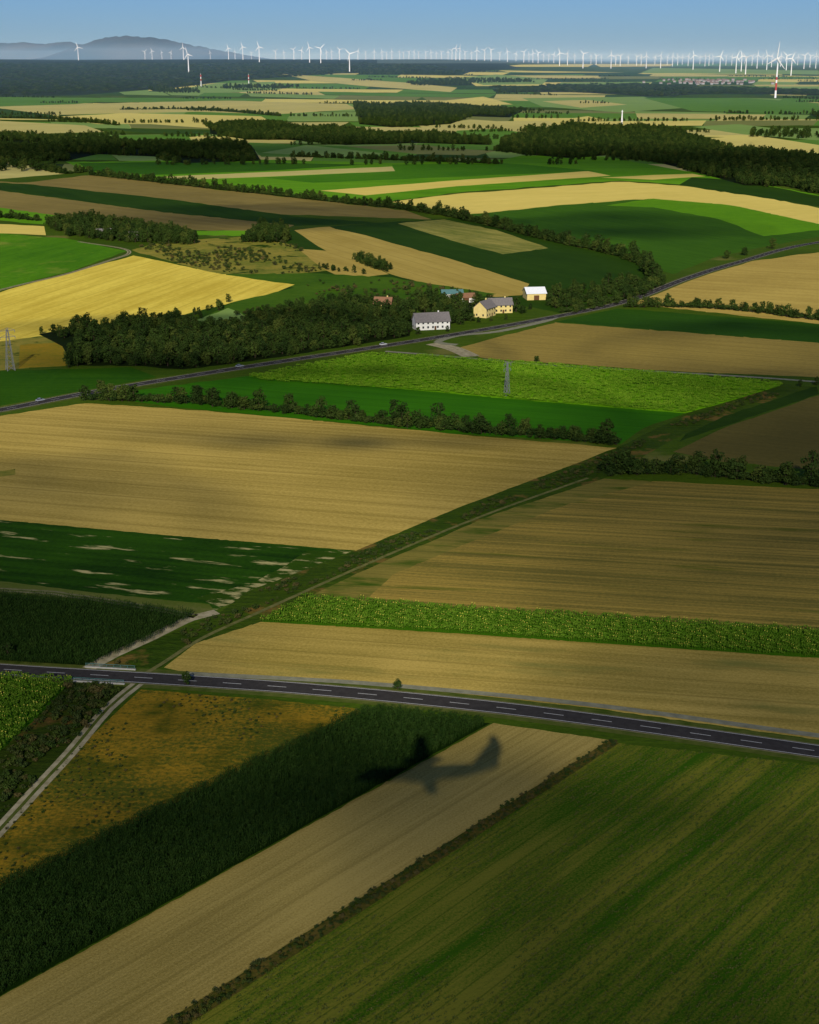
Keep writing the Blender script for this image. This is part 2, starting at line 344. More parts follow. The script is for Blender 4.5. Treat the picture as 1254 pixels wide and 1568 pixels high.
# ---------------------------------------------------------------- helpers
def mkobj(name,vs,fs,mats,mi=None,parent=None,smooth_=False,loc=None,rot=None):
    me=bpy.data.meshes.new(name); me.from_pydata(vs,[],fs)
    for m in (mats if isinstance(mats,list) else [mats]): me.materials.append(m)
    if mi is not None: me.polygons.foreach_set("material_index",mi)
    if smooth_: me.polygons.foreach_set("use_smooth",[True]*len(fs))
    me.update()
    o=bpy.data.objects.new(name,me); scene.collection.objects.link(o)
    if parent: o.parent=parent
    if loc is not None: o.location=loc
    if rot is not None: o.rotation_euler=rot
    return o
class MB:
    def __init__(s): s.v=[];s.f=[];s.m=[]
    def box(s,x0,x1,y0,y1,z0,z1,m=0):
        i=len(s.v); s.v+=[(x0,y0,z0),(x1,y0,z0),(x1,y1,z0),(x0,y1,z0),(x0,y0,z1),(x1,y0,z1),(x1,y1,z1),(x0,y1,z1)]
        s.f+=[(i,i+3,i+2,i+1),(i+4,i+5,i+6,i+7),(i,i+1,i+5,i+4),(i+1,i+2,i+6,i+5),(i+2,i+3,i+7,i+6),(i+3,i,i+4,i+7)]; s.m+=[m]*6
    def tube(s,p,q,r0,r1,n=6,m=0,cap=True):
        p=Vector(p);q=Vector(q);d=(q-p).normalized(); a=d.orthogonal().normalized(); b=d.cross(a); i=len(s.v)
        for c,r in ((p,r0),(q,r1)):
            for k in range(n):
                t=2*math.pi*k/n; w=c+a*math.cos(t)*r+b*math.sin(t)*r; s.v.append(tuple(w))
        for k in range(n): s.f.append((i+k,i+(k+1)%n,i+n+(k+1)%n,i+n+k)); s.m.append(m)
        if cap: s.f.append(tuple(range(i+n,i+2*n))); s.m.append(m)
    def loft(s,rings,m=0):
        i=len(s.v); n=len(rings[0])
        for r in rings: s.v+=[tuple(x) for x in r]
        for a in range(len(rings)-1):
            for k in range(n):
                s.f.append((i+a*n+k,i+a*n+(k+1)%n,i+(a+1)*n+(k+1)%n,i+(a+1)*n+k)); s.m.append(m)
        s.f.append(tuple(range(i+n-1,i-1,-1))); s.f.append(tuple(range(i+(len(rings)-1)*n,i+len(rings)*n))); s.m+=[m,m]
    def obj(s,name,mats,**k): return mkobj(name,s.v,s.f,mats,s.m,**k)
# ---------------------------------------------------------------- roads
def spline(p,step=6.0):
    p=np.asarray(p); out=[]
    P_=np.vstack([2*p[0]-p[1],p,2*p[-1]-p[-2]])
    for i in range(1,len(P_)-2):
        a,b,c,d=P_[i-1],P_[i],P_[i+1],P_[i+2]; n=max(2,int(np.linalg.norm(c-b)/step))
        for t in np.arange(n)/n:
            out.append(0.5*((2*b)+(-a+c)*t+(2*a-5*b+4*c-d)*t*t+(-a+3*b-3*c+d)*t**3))
    out.append(p[-1]); return np.array(out)
def strip(path,o0,o1,dz):
    d=np.gradient(path,axis=0); d/=np.linalg.norm(d,axis=1)[:,None]; n=np.stack([-d[:,1],d[:,0]],1)
    a=path+n*o0; b=path+n*o1
    V=[]
    for q in (a,b):
        z=H(q[:,0],q[:,1])+dz; V+= np.column_stack([q,z]).tolist()
    k=len(path); return V,[(i,i+1,k+i+1,k+i) if o1>o0 else (k+i,k+i+1,i+1,i) for i in range(k-1)]
def addstrip(mb,path,o0,o1,dz,m):
    V,Fs=strip(path,o0,o1,dz); i=len(mb.v); mb.v+=[tuple(x) for x in V]; mb.f+=[tuple(i+k for k in f) for f in Fs]; mb.m+=[m]*len(Fs)
asphalt=simple_mat("asphalt",[.030,.027,.024,1],[.048,.044,.039,1],.6)
paint=simple_mat("road_paint",[.55,.55,.5,1],[.4,.4,.37,1],2)
gravel=simple_mat("gravel",P(118,112,80),P(84,88,50),.5)
gravel_d=simple_mat("dusty_gravel",P(166,156,124),P(120,112,80),.4)
grassm=simple_mat("verge_grass",P(50,68,22),P(84,90,36),.3)
palepath=simple_mat("pale_asphalt_path",P(132,130,104),P(104,104,84),.4)
ditchp=simple_mat("trodden_path",P(112,106,62),P(72,80,34),.4)
def px_to_ground(pl): return G([p[0] for p in pl],[p[1] for p in pl])[:,:2]  # points given in image pixels, projected from the camera onto the ground
def road(name,pl,w,sh=.5):
    path=spline(px_to_ground(pl)); mb=MB()
    addstrip(mb,path,-w/2-sh-2,w/2+sh+2,.03,3)
    addstrip(mb,path,-w/2-sh,w/2+sh,.06,2); addstrip(mb,path,-w/2,w/2,.10,0)
    for s in (-1,1): addstrip(mb,path,s*(w/2-.35)-.1,s*(w/2-.35)+.1,.13,1)
    L=np.concatenate([[0],np.cumsum(np.linalg.norm(np.diff(path,axis=0),axis=1))])
    t=0
    while t<L[-1]-7:
        q=np.column_stack([np.interp(np.linspace(t,t+5,3),L,path[:,k]) for k in (0,1)])
        addstrip(mb,q,-.1,.1,.13,1); t+=12
    return mb.obj(name,[asphalt,paint,gravel,grassm]),path
r1,r1p=road("country_road",[(-900,960),(-400,996),(0,1025),(230,1039),(460,1054.5),(700,1077),(900,1101),(1254,1151),(1900,1245)],6.7)
r2,r2p=road("main_road",[(-400,698),(-200,662),(0,628),(150,599),(370,563),(560,534),(680,515),(840,487),(960,461),(1050,427),(1130,402),(1254,371),(1500,340)],7.0)
def lane(name,pl,w,mat,mid=True,dz=.05):
    path=spline(px_to_ground(pl)); mb=MB(); addstrip(mb,path,-w/2,w/2,dz,0)
    if mid: addstrip(mb,path,-w*.13,w*.13,dz+.03,1)
    return mb.obj(name,[mat,grassm])
lane("cycle_path",[(285,1032),(450,1040),(600,1050),(900,1079),(1254,1127),(1900,1212)],2.4,palepath,False,.12)
lane("dirt_track",[(212,1046),(165,1085),(110,1150),(50,1215),(0,1270),(-300,1590),(-900,2250)],3.4,gravel_d)
lane("gravel_track",[(135,1024),(175,1002),(230,977),(280,952),(300,945),(332,937)],4.0,gravel_d,False)
lane("farm_lane",[(-700,868),(0,903),(100,911),(200,926),(300,944)],3.0,gravel)
lane("ditch_path",[(215,1036),(250,1015),(310,977),(400,936),(520,882),(640,830),(760,782),(900,732)],1.4,ditchp,False)
lane("field_road",[(590,538),(680,545),(800,556),(905,563),(1060,572),(1254,585),(1700,625)],3.2,palepath,False)
lane("yard_lane",[(700,528),(670,524),(700,514),(760,508),(830,493),(850,486)],5,palepath,False,.07)
lane("hill_track",[(-300,525),(0,444),(100,420),(170,398),(197,388),(185,380),(120,370)],3.4,gravel_d)
mb=MB(); path=spline(px_to_ground([(662,526),(695,534),(722,546)])); addstrip(mb,path,-5,5,.055,0); mb.obj("gravel_yard",[gravel_d])
# ---------------------------------------------------------------- vegetation prototypes
bark=simple_mat("bark",[.05,.035,.022,1],[.03,.022,.015,1],2)
leafs=[leaf_mat("leaves_dark",[.008,.018,.004,1],[.026,.050,.009,1],[.036,.062,.011,1]),
       leaf_mat("leaves_mid",[.013,.028,.005,1],[.038,.068,.011,1],[.06,.08,.014,1])]
shrub_l=leaf_mat("shrub_leaves",[.020,.038,.008,1],[.04,.06,.014,1],[.095,.075,.025,1],3)
shrub_g=leaf_mat("hedge_shrub_leaves",[.009,.022,.005,1],[.024,.046,.009,1],[.042,.062,.013,1])
maizem=leaf_mat("maize_leaves",[.010,.027,.004,1],[.020,.046,.006,1],[.028,.056,.009,1])
sunm=leaf_mat("sunflower_leaves",[.045,.11,.006,1],[.075,.16,.009,1],[.11,.18,.015,1])
sunb=leaf_mat("sunflower_leaves_bright",[.08,.18,.008,1],[.13,.26,.012,1],[.155,.27,.016,1])
cropm=leaf_mat("young_crop_leaves",[.035,.068,.009,1],[.065,.098,.015,1],[.10,.10,.026,1],1.5)
yel=simple_mat("sunflower_petals",[.42,.38,.06,1],[.34,.3,.04,1],3)
def leaves(mb,c,r,n,size,m,flat=1.0):
    for _ in range(n):
        d=rng.normal(size=3); d/=np.linalg.norm(d); rad=r*(0.55+0.5*random.random())
        p=Vector((c[0]+d[0]*rad,c[1]+d[1]*rad,c[2]+d[2]*rad*flat))
        nrm=(Vector(d)+Vector(rng.normal(size=3))*.55).normalized(); a=nrm.orthogonal().normalized(); b=nrm.cross(a)
        th=random.random()*6.28; a,b=a*math.cos(th)+b*math.sin(th),b*math.cos(th)-a*math.sin(th)
        s=size*random.uniform(.6,1.3); i=len(mb.v)
        mb.v+=[tuple(p-a*s),tuple(p-b*s*.6),tuple(p+a*s),tuple(p+b*s*.7)]; mb.f.append((i,i+1,i+2,i+3)); mb.m.append(m)
def coll(name): return bpy.data.collections.new(name)
def proto(mb,name,mats,c):
    me=bpy.data.meshes.new(name); me.from_pydata(mb.v,[],mb.f)
    for m in mats: me.materials.append(m)
    me.polygons.foreach_set("material_index",mb.m); me.update()
    o=bpy.data.objects.new(name,me); c.objects.link(o); return me
trees=coll("broadleaf_trees"); shrubs=coll("shrubs"); hshrubs=coll("hedge_shrubs"); maizec=coll("maize_plants"); sunc=coll("sunflower_plants"); canopy=coll("canopy_clumps"); sung2=coll("sunflower_rows"); tufts=coll("crop_tufts")
tree_meshes=[]
for k in range(9):
    mb=MB(); hgt=random.uniform(7.5,12.5); wd=random.uniform(2.8,5.0)
    mb.tube((0,0,-.3),(.2,.1,hgt*.45),.3,.2,6,0); mb.tube((.2,.1,hgt*.45),(0,0,hgt*.85),.2,.06,5,0)
    nb=random.randint(9,13)
    for j in range(nb):
        t=j/nb; a=j*2.4+random.random(); zz=hgt*(.14+.74*t); rr=wd*(1-.6*abs(t-.35)/.65)*random.uniform(.4,.9)
        c=(math.cos(a)*rr,math.sin(a)*rr,zz)
        mb.tube((.1,.05,zz*.72),c,.1,.03,4,0,False)
        leaves(mb,c,random.uniform(.9,2.0),56,.4,1,.85)
    leaves(mb,(0,0,hgt*.5),wd*.65,120,.6,1,1.3)
    tree_meshes.append(proto(mb,"broadleaf_tree",[bark,leafs[k%2]],trees))
for cc,lm in ((shrubs,shrub_l),(hshrubs,shrub_g)):
    for k in range(4):
        mb=MB()
        for j in range(5):
            a=j*1.3; c=(math.cos(a)*.8,math.sin(a)*.8,.9+random.random()*.6); mb.tube((0,0,-.1),c,.06,.02,4,0,False); leaves(mb,c,.8,34,.28,1,.8)
        proto(mb,"shrub",[bark,lm if k<3 else leafs[1]],cc)
for k in range(3):
    mb=MB()
    for j in range(3):
        x=(j-1)*.55; y=random.uniform(-.15,.15); hh=random.uniform(1.9,2.4); mb.tube((x,y,0),(x,y,hh),.03,.015,3,0,False)
        for q in range(7):
            a=random.random()*6.28; z0=.5+q*.24; dx,dy=math.cos(a),math.sin(a); i=len(mb.v); wv=.07
            mb.v+=[(x-dy*wv,y+dx*wv,z0),(x+dy*wv,y-dx*wv,z0),(x+dx*.4+dy*wv,y+dy*.4-dx*wv,z0+.3),(x+dx*.4-dy*wv,y+dy*.4+dx*wv,z0+.3),(x+dx*.75,y+dy*.75,z0+.1)]
            mb.f+=[(i,i+1,i+2,i+3),(i+3,i+2,i+4)]; mb.m+=[0,0]
    proto(mb,"maize_plant",[maizem],maizec)
for k in range(9):
    mb=MB()
    for j in range(2):
        x=(j-.5)*.7; hh=random.uniform(1.3,1.7); mb.tube((x,0,0),(x,0,hh),.03,.02,3,0,False); leaves(mb,(x,0,hh*.65),.4,12,.2,0,.9)
        if k<1:
            i=len(mb.v); n=8; c=Vector((x,-.08,hh+.05)); nr=Vector((0,-.8,.6)).normalized(); a=Vector((1,0,0)); b=nr.cross(a)
            mb.v+=[tuple(c+(a*math.cos(t*.785)+b*math.sin(t*.785))*.11) for t in range(n)]; mb.f.append(tuple(range(i,i+n))); mb.m.append(1)
    proto(mb,"sunflower",[sunm,yel],sunc)
for k in range(4):
    mb=MB()
    for j in range(4):
        x=(j-1.5)*.8; mb.tube((x,0,0),(x,0,1.4),.03,.02,3,0,False); leaves(mb,(x,0,1.0),.5,14,.26,0,.8)
    proto(mb,"sunflower_row",[sunb,yel],sung2)
    mb=MB()
    for j in range(3): leaves(mb,((j-1)*.45,0,.12),.28,5,.16,0,.5)
    proto(mb,"crop_tuft",[cropm],tufts)
for k in range(4):
    mb=MB()
    for j in range(9):
        a=j*2.4; rr=2.2*math.sqrt(j); c=(math.cos(a)*rr,math.sin(a)*rr,4+random.random()*3.5); leaves(mb,c,2.6,26,1.0,0,1)
        mb.tube((c[0],c[1],-1),c,.3,.1,3,1,False)
    proto(mb,"tree_group",[leafs[k%2],bark],canopy)
ngs={}
def ngroup(c):
    if c.name in ngs: return ngs[c.name]
    g=bpy.data.node_groups.new("instances_"+c.name,'GeometryNodeTree')
    g.interface.new_socket("Geometry",in_out='INPUT',socket_type='NodeSocketGeometry'); g.interface.new_socket("Geometry",in_out='OUTPUT',socket_type='NodeSocketGeometry')
    gi=g.nodes.new("NodeGroupInput"); go=g.nodes.new("NodeGroupOutput"); ip=g.nodes.new("GeometryNodeInstanceOnPoints")
    ci=g.nodes.new("GeometryNodeCollectionInfo"); ci.inputs["Collection"].default_value=c; ci.inputs["Separate Children"].default_value=True; ci.inputs["Reset Children"].default_value=True
    na=g.nodes.new("GeometryNodeInputNamedAttribute"); na.data_type='FLOAT_VECTOR'; na.inputs["Name"].default_value="sc"
    nr=g.nodes.new("GeometryNodeInputNamedAttribute"); nr.data_type='FLOAT_VECTOR'; nr.inputs["Name"].default_value="ro"
    ip.inputs["Pick Instance"].default_value=True
    g.links.new(gi.outputs[0],ip.inputs["Points"]); g.links.new(ci.outputs[0],ip.inputs["Instance"])
    g.links.new(na.outputs[0],ip.inputs["Scale"]); g.links.new(nr.outputs[0],ip.inputs["Rotation"]); g.links.new(ip.outputs[0],go.inputs[0])
    ngs[c.name]=g; return g
def inst(name,XY,c,s0,s1,rot=None,zs=(.85,1.25),dz=0.0):
    n=len(XY)
    if n==0: return
    z=H(XY[:,0],XY[:,1])+dz
    me=bpy.data.meshes.new(name); me.from_pydata(np.column_stack([XY,z]).tolist(),[],[])
    s=rng.uniform(s0,s1,n); S=np.column_stack([s,s,s*rng.uniform(zs[0],zs[1],n)])
    R=np.zeros((n,3)); R[:,2]=rng.uniform(0,6.28,n) if rot is None else rot+rng.uniform(-.3,.3,n)
    for nm,ar in (("sc",S),("ro",R)):
        at=me.attributes.new(nm,'FLOAT_VECTOR','POINT'); at.data.foreach_set("vector",ar.astype(np.float32).ravel())
    o=bpy.data.objects.new(name,me); scene.collection.objects.link(o)
    md=o.modifiers.new("instances",'NODES'); md.node_group=ngroup(c); return o
def area(pl,spx,spy=None,ang=0,jit=.45,umax=1500,umin=-250,vmax=1750,wig=0,cull=None,cf=1.0):
    spy=spy or spx
    pl=[(min(max(a,umin),umax),min(b,vmax)) for a,b in dens(pl,15)]
    w=G([p[0] for p in pl],[p[1] for p in pl])[:,:2]
    if wig: w=w+rng.normal(0,wig,w.shape)
    ca,sa=math.cos(-ang),math.sin(-ang); R=np.array([[ca,-sa],[sa,ca]]); q=w@R.T
    x=np.arange(q[:,0].min(),q[:,0].max(),spx); y=np.arange(q[:,1].min(),q[:,1].max(),spy)
    X,Y=np.meshgrid(x,y); X=X.ravel()+rng.uniform(-jit,jit,X.size)*spx; Y=Y.ravel()+rng.uniform(-jit,jit,Y.size)*spy
    k=inside(q,X,Y); o=np.column_stack([X[k],Y[k]])@R
    if cull is not None:
        xx,yy=o[:,0]*cf,o[:,1]*cf
        f=np.sin(xx/61+1)*np.sin(yy/83+2)+.5*np.sin(xx/23+yy/41)+.3*np.sin(xx/9-yy/13); o=o[f>cull]
    return o
def line(pl,sp_,wid,gap=0.1):
    p=spline(px_to_ground(pl),10) if len(pl)>2 else px_to_ground(pl)
    L=np.concatenate([[0],np.cumsum(np.linalg.norm(np.diff(p,axis=0),axis=1))])
    n=max(2,int(L[-1]/sp_)); t=np.linspace(0,L[-1],n)+rng.uniform(-.4,.4,n)*sp_
    q=np.column_stack([np.interp(t,L,p[:,k]) for k in (0,1)])+rng.uniform(-wid/2,wid/2,(n,2))
    return q[rng.random(n)>gap]
def hedge(pl,sp_,wid,gap,s0,s1,name="hedgerow"):
    inst(name,line(pl,sp_,wid,gap),trees,s0,s1,zs=(.65,1.2))
    inst("hedge_undergrowth",line(pl,1.6,wid*.8,.02),hshrubs,.9,1.8,zs=(.8,1.2))
inst("woodland",np.vstack([area(W1,5.0,wig=3,cull=-.95,cf=1.6),area(W1b,6)]),trees,.38,1.0,zs=(.75,1.15))
inst("forest",area(W2,9,wig=12,cull=-.6),trees,.7,1.3)
inst("forest",area(W3,9,wig=12,cull=-.6),trees,.7,1.3)
inst("forest",area(W4,9,wig=12,cull=-.9),trees,.7,1.35)
inst("forest",area(W5,12,wig=16,cull=-.5),trees,.8,1.4)
inst("ridge_forest",area([(-200,98),(560,98),(700,104),(520,113),(350,124),(270,134),(0,148),(-200,150)],36,wig=30,cull=-.4),canopy,1.0,2.0,zs=(.4,.8))
hedge([(135,612),(300,618),(450,633),(600,651),(750,663),(940,680)],2.3,6,.08,.4,1.1)
hedge([(935,727),(1050,724),(1160,736),(1254,744),(1600,760)],2.2,6,.06,.45,1.15)
hedge([(960,470),(1060,471),(1160,478),(1254,490),(1600,515)],3.0,6,.06,.5,1.0)
hedge([(140,268),(300,286),(500,308),(620,321),(720,338),(850,370),(960,395),(1005,425)],4,9,.04,.7,1.35)
hedge([(870,478),(930,465),(980,448),(1015,432)],4,12,.1,.45,.9)
hedge([(860,470),(960,440),(1010,428)],4,12,.1,.45,.85)
hedge([(450,240),(600,245),(760,251)],4,12,.03,.8,1.3)
hedge([(-100,325),(0,333),(60,338)],4,8,.1,.7,1.1)
hedge([(185,168),(300,168),(430,178)],5,12,.05,.8,1.3)
hedge([(0,181),(80,182),(180,192)],5,14,.05,.8,1.3)
hedge([(60,258),(100,266),(135,262)],4,14,.05,.8,1.2)
inst("copse",area([(68,345),(130,335),(230,348),(300,362),(300,375),(200,372),(100,362)],6,cull=-.7),trees,.5,1.1)
inst("copse",area([(370,372),(395,352),(440,352),(445,372)],5.5),trees,.6,1.1)
inst("copse",area([(535,397),(560,395),(600,412),(595,418),(560,408)],5),trees,.4,.8)
inst("copse",area([(830,455),(880,440),(980,430),(940,455),(880,470),(830,470)],7),trees,.4,.9)
inst("copse",area([(470,405),(560,420),(500,415)],6),trees,.3,.6)
inst("copse",area([(55,512),(230,492),(300,478),(360,462),(330,480),(280,500),(120,520)],9),trees,.3,.7)
hx=np.vstack([line(h,s_,wd_,.1) for h,s_,wd_ in hedges]); inst("field_hedges",hx,trees,.6,1.2)
sx_=np.vstack([area(p[0],24,wig=15) for p in polys if p[1]==SC]); inst("field_copses",sx_,trees,1,1.8)
inst("far_woods",area(fwoods,24,wig=40,cull=-.5),canopy,.9,1.6,zs=(.5,.8))
inst("ditch_shrubs",area([(380,912),(545,849),(700,784),(860,724),(950,688),(1040,645),(1190,594),(1215,598),(1110,632),(1000,672),(925,722),(760,778),(600,846),(450,908)],1.9,cull=-.45,cf=2.5),shrubs,.2,.75,zs=(.5,.9))
inst("ditch_shrubs",area([(160,1020),(330,945),(430,915),(300,980),(240,1018)],2.4,cull=-.4,cf=3),shrubs,.3,.7)
inst("ditch_shrubs",area([(112,1045),(190,1052),(100,1150),(0,1255),(0,1160),(60,1100)],1.8,cull=-.5,cf=3),shrubs,.2,.85)
inst("meadow_shrubs",area(meadow,2.0,umin=-60,vmax=1600,cull=-.1,cf=3.5),shrubs,.08,.3)
inst("margin_shrubs",area(verge,1.1,umin=-60,vmax=1640),shrubs,.12,.42)
inst("slope_shrubs",area(scrubp,6,cull=.1,cf=2.2),shrubs,.4,1.4)
inst("slope_shrubs",area([(450,440),(480,418),(760,450),(600,466),(520,462),(430,480),(350,490),(380,470)],8,cull=0,cf=1.5),shrubs,.5,1.5)
inst("maize_crop",area(maize,1.5,.8,dg,.3,umin=-60,umax=1320,vmax=1640),maizec,.8,1.15,rot=dg)
inst("maize_crop",area(maize2,1.7,1.0,row,.3,umin=-60,umax=1320),maizec,.8,1.1,rot=row)
inst("sunflower_crop",area(sunf,1.35,.9,brn,.35,umin=-60,umax=1320),sunc,.8,1.2,rot=0)
inst("sunflower_crop",area(sunf2,1.35,.9,row,.35,umin=-60,umax=1320,vmax=1300),sunc,.8,1.2,rot=0)
inst("sunflower_crop",area(brightsun,3.2,2.0,sung,.35),sung2,.7,1.2,rot=sung)
inst("young_crop",area(young,1.7,1.1,dg,.4,umin=0,umax=1300,vmax=1620,cull=-.7,cf=3),tufts,.5,1.1,rot=dg)
def tree(u,v,s,name="broadleaf_tree"):
    o=bpy.data.objects.new(name,random.choice(tree_meshes)); scene.collection.objects.link(o)
    o.location=G1(u,v); o.scale=(s,s,s*random.uniform(.8,1.0)); o.rotation_euler=(0,0,random.random()*6)
for u,v,s in [(285,1048,.45),(609,1056,.38),(822,554,.5),(1113,396,1.0),(1140,391,.9),(1182,381,1.1),(12,1008,.5),(1225,592,.4),(1250,590,.5),(575,412,.6),(105,563,.5),(350,463,.6)]: tree(u,v,s)
# ---------------------------------------------------------------- buildings
white=simple_mat("white_plaster",[.7,.68,.62,1],[.6,.58,.52,1],.5)
yellow=simple_mat("yellow_plaster",[.62,.5,.2,1],[.54,.42,.15,1],.5)
roofg=simple_mat("grey_roof_tiles",[.12,.11,.105,1],[.19,.17,.16,1],1.5)
roofr=simple_mat("red_roof_tiles",[.24,.13,.07,1],[.18,.09,.05,1],1.5)
rooft=simple_mat("teal_sheet_roof",[.09,.19,.18,1],[.07,.15,.15,1],1)
roofw=simple_mat("white_sheet_roof",[.75,.77,.78,1],[.65,.67,.68,1],1)
glass=simple_mat("window_glass",[.02,.025,.03,1],[.03,.035,.04,1],1,.15,3,.5)
wood=simple_mat("wood_door",[.12,.06,.03,1],[.09,.045,.02,1],2)
def house(name,u,v,L,Wd,h,rh,yaw,wall,roof,win=True,st=2):
    e=bpy.data.objects.new(name,None); scene.collection.objects.link(e); e.location=G1(u,v); e.rotation_euler=(0,0,math.radians(yaw))
    b=MB(); b.box(-L/2,L/2,-Wd/2,Wd/2,-.5,h)
    i=len(b.v); b.v+=[(-L/2,-Wd/2,h),(-L/2,Wd/2,h),(-L/2,0,h+rh),(L/2,-Wd/2,h),(L/2,Wd/2,h),(L/2,0,h+rh)]; b.f+=[(i,i+2,i+1),(i+3,i+4,i+5)]; b.m+=[0,0]
    b.obj("walls",[wall],parent=e)
    r=MB(); o=.6; t=.22; k=rh/(Wd/2); zb=h-o*k
    for s in (-1,1):
        i=len(r.v)
        for dz in (0.03,t):
            r.v+=[(-L/2-o,s*(Wd/2+o),zb+dz),(L/2+o,s*(Wd/2+o),zb+dz),(L/2+o,0,h+rh+dz),(-L/2-o,0,h+rh+dz)]
        r.f+=[(i,i+1,i+2,i+3),(i+4,i+5,i+6,i+7),(i,i+1,i+5,i+4),(i+1,i+2,i+6,i+5),(i,i+3,i+7,i+4)]; r.m+=[0]*5
    r.obj("roof",[roof],parent=e)
    if win:
        w=MB(); n=max(2,int(L/3.0)); sh=h/st
        for f in range(st):
            for q in range(n):
                x=-L/2+L*(q+.5)/n
                for s in (-1,1): w.box(x-.55,x+.55,s*Wd/2-.04 if s<0 else Wd/2-.1,-Wd/2+.1 if s<0 else Wd/2+.04,f*sh+1,f*sh+2.3)
        for s in (-1,1):
            for y in (-Wd/4,Wd/4): w.box(s*L/2-.05,s*L/2+.05,y-.5,y+.5,1,2.3)
        w.obj("windows",[glass],parent=e)
        c=MB(); c.box(L*.2,L*.2+.8,.3,1.1,h+rh*.5,h+rh+1.0); c.obj("chimney",[wall],parent=e)
    d=MB(); d.box(-.6+L/(2*max(2,int(L/3))) if win else -1.8,.6+L/(2*max(2,int(L/3))) if win else 1.8,-Wd/2-.07,-Wd/2+.1,0,2.2 if win else 3.2); d.obj("door",[wood],parent=e)
    return e
house("white_farmhouse",660,503,21,9,5.2,4.4,14,white,roofg)
house("yellow_farmhouse",742,484,13,9,6,4,60,yellow,roofg)
house("yellow_farmhouse",765,478,15,8,5.5,3.6,10,yellow,roofg)
house("yellow_warehouse",818,457,13,14,4.5,3.2,8,yellow,roofw,False)
house("barn",692,457,14,8,4,2,5,white,rooft,False)
house("stable",712,462,12,7,3.5,2.2,15,white,roofr,False)
house("red_roof_house",587,474,11,8,4.5,3.6,-10,yellow,roofr,st=1)
house("farm_shed",160,362,14,8,4,3,20,white,roofg,False)
house("farm_shed",208,367,12,8,4,3,-20,white,roofg,False)
for u,v,s in [(640,512,.6),(705,497,.8),(722,492,.7),(733,494,.45),(752,492,.4),(790,478,1.1),(800,480,.8),(782,470,.9),(728,470,1),(700,472,.9),(840,468,.6),(775,490,.4),(735,470,1.0),(685,508,.4),(626,508,.7),(812,474,.5),(750,470,.9),(850,472,.8)]: tree(u,v,s)
vw=simple_mat("village_walls",P(150,150,150),P(130,128,124),.01); vr=simple_mat("village_roofs",P(128,104,92),P(104,92,86),.01)
b=MB()
for k in range(80):
    p=G1(random.gauss(1090,38),random.uniform(123,130)); s=random.uniform(10,20); hh=random.uniform(5,9)
    b.box(p.x-s/2,p.x+s/2,p.y-5,p.y+5,p.z-2,p.z+hh,0)
    i=len(b.v); z=p.z+hh; b.v+=[(p.x-s/2-1,p.y-6,z-.2),(p.x+s/2+1,p.y-6,z-.2),(p.x+s/2+1,p.y,z+4),(p.x-s/2-1,p.y,z+4),(p.x-s/2-1,p.y+6,z-.2),(p.x+s/2+1,p.y+6,z-.2)]
    b.f+=[(i,i+1,i+2,i+3),(i+3,i+2,i+5,i+4)]; b.m+=[1,1]
b.obj("village",[vw,vr])
# ---------------------------------------------------------------- wind turbines
tw=simple_mat("turbine_white",[.8,.8,.8,1],[.76,.76,.76,1],.05); tr=simple_mat("turbine_red",[.45,.06,.05,1],[.4,.05,.04,1],.05)
def turbine_mesh(phase,banded=False):
    b=MB(); hub=105
    zs=[-6,20,40,48,56,64,hub] if banded else [-6,50,hub]
    for i in range(len(zs)-1):
        f=lambda z:3.6-1.6*max(z,0)/hub
        b.tube((0,0,zs[i]),(0,0,zs[i+1]),f(zs[i]),f(zs[i+1]),10,1 if banded and i in (1,3) else 0)
    b.box(-2.4,2.4,-4,8,hub-2.2,hub+2.8)
    b.tube((0,-4,hub),(0,-7.5,hub),2.4,.6,8)
    for k in range(3):
        a=phase+k*2.094; dx,dz=math.sin(a),math.cos(a); R=[]
        for t,c in ((0,1.3),(.12,2.6),(.25,2.4),(.6,1.6),(1,.5)):
            r=1+t*44; px,pz=-dz,dx
            cx,cz=dx*r,hub+dz*r
            R.append([(cx-px*c,-5.6,cz-pz*c),(cx,-5.1,cz),(cx+px*c,-5.6,cz+pz*c),(cx,-6.1,cz)])
        b.loft(R,0)
    me=bpy.data.meshes.new("wind_turbine"); me.from_pydata(b.v,[],b.f); me.materials.append(tw); me.materials.append(tr)
    me.polygons.foreach_set("material_index",b.m); me.update(); return me
tms=[turbine_mesh(x) for x in (0,.4,.8,1.3,1.8)]
def turbine(u,px):
    D=150*F/px
    dx=u-U0; dy=694*SP+F*CP; hl=math.hypot(dx,dy); x,y=D*dx/hl,D*dy/hl
    o=bpy.data.objects.new("wind_turbine",random.choice(tms)); scene.collection.objects.link(o)
    o.location=(x,y,float(H(x,y))); o.rotation_euler=(0,0,random.uniform(-.9,.3))
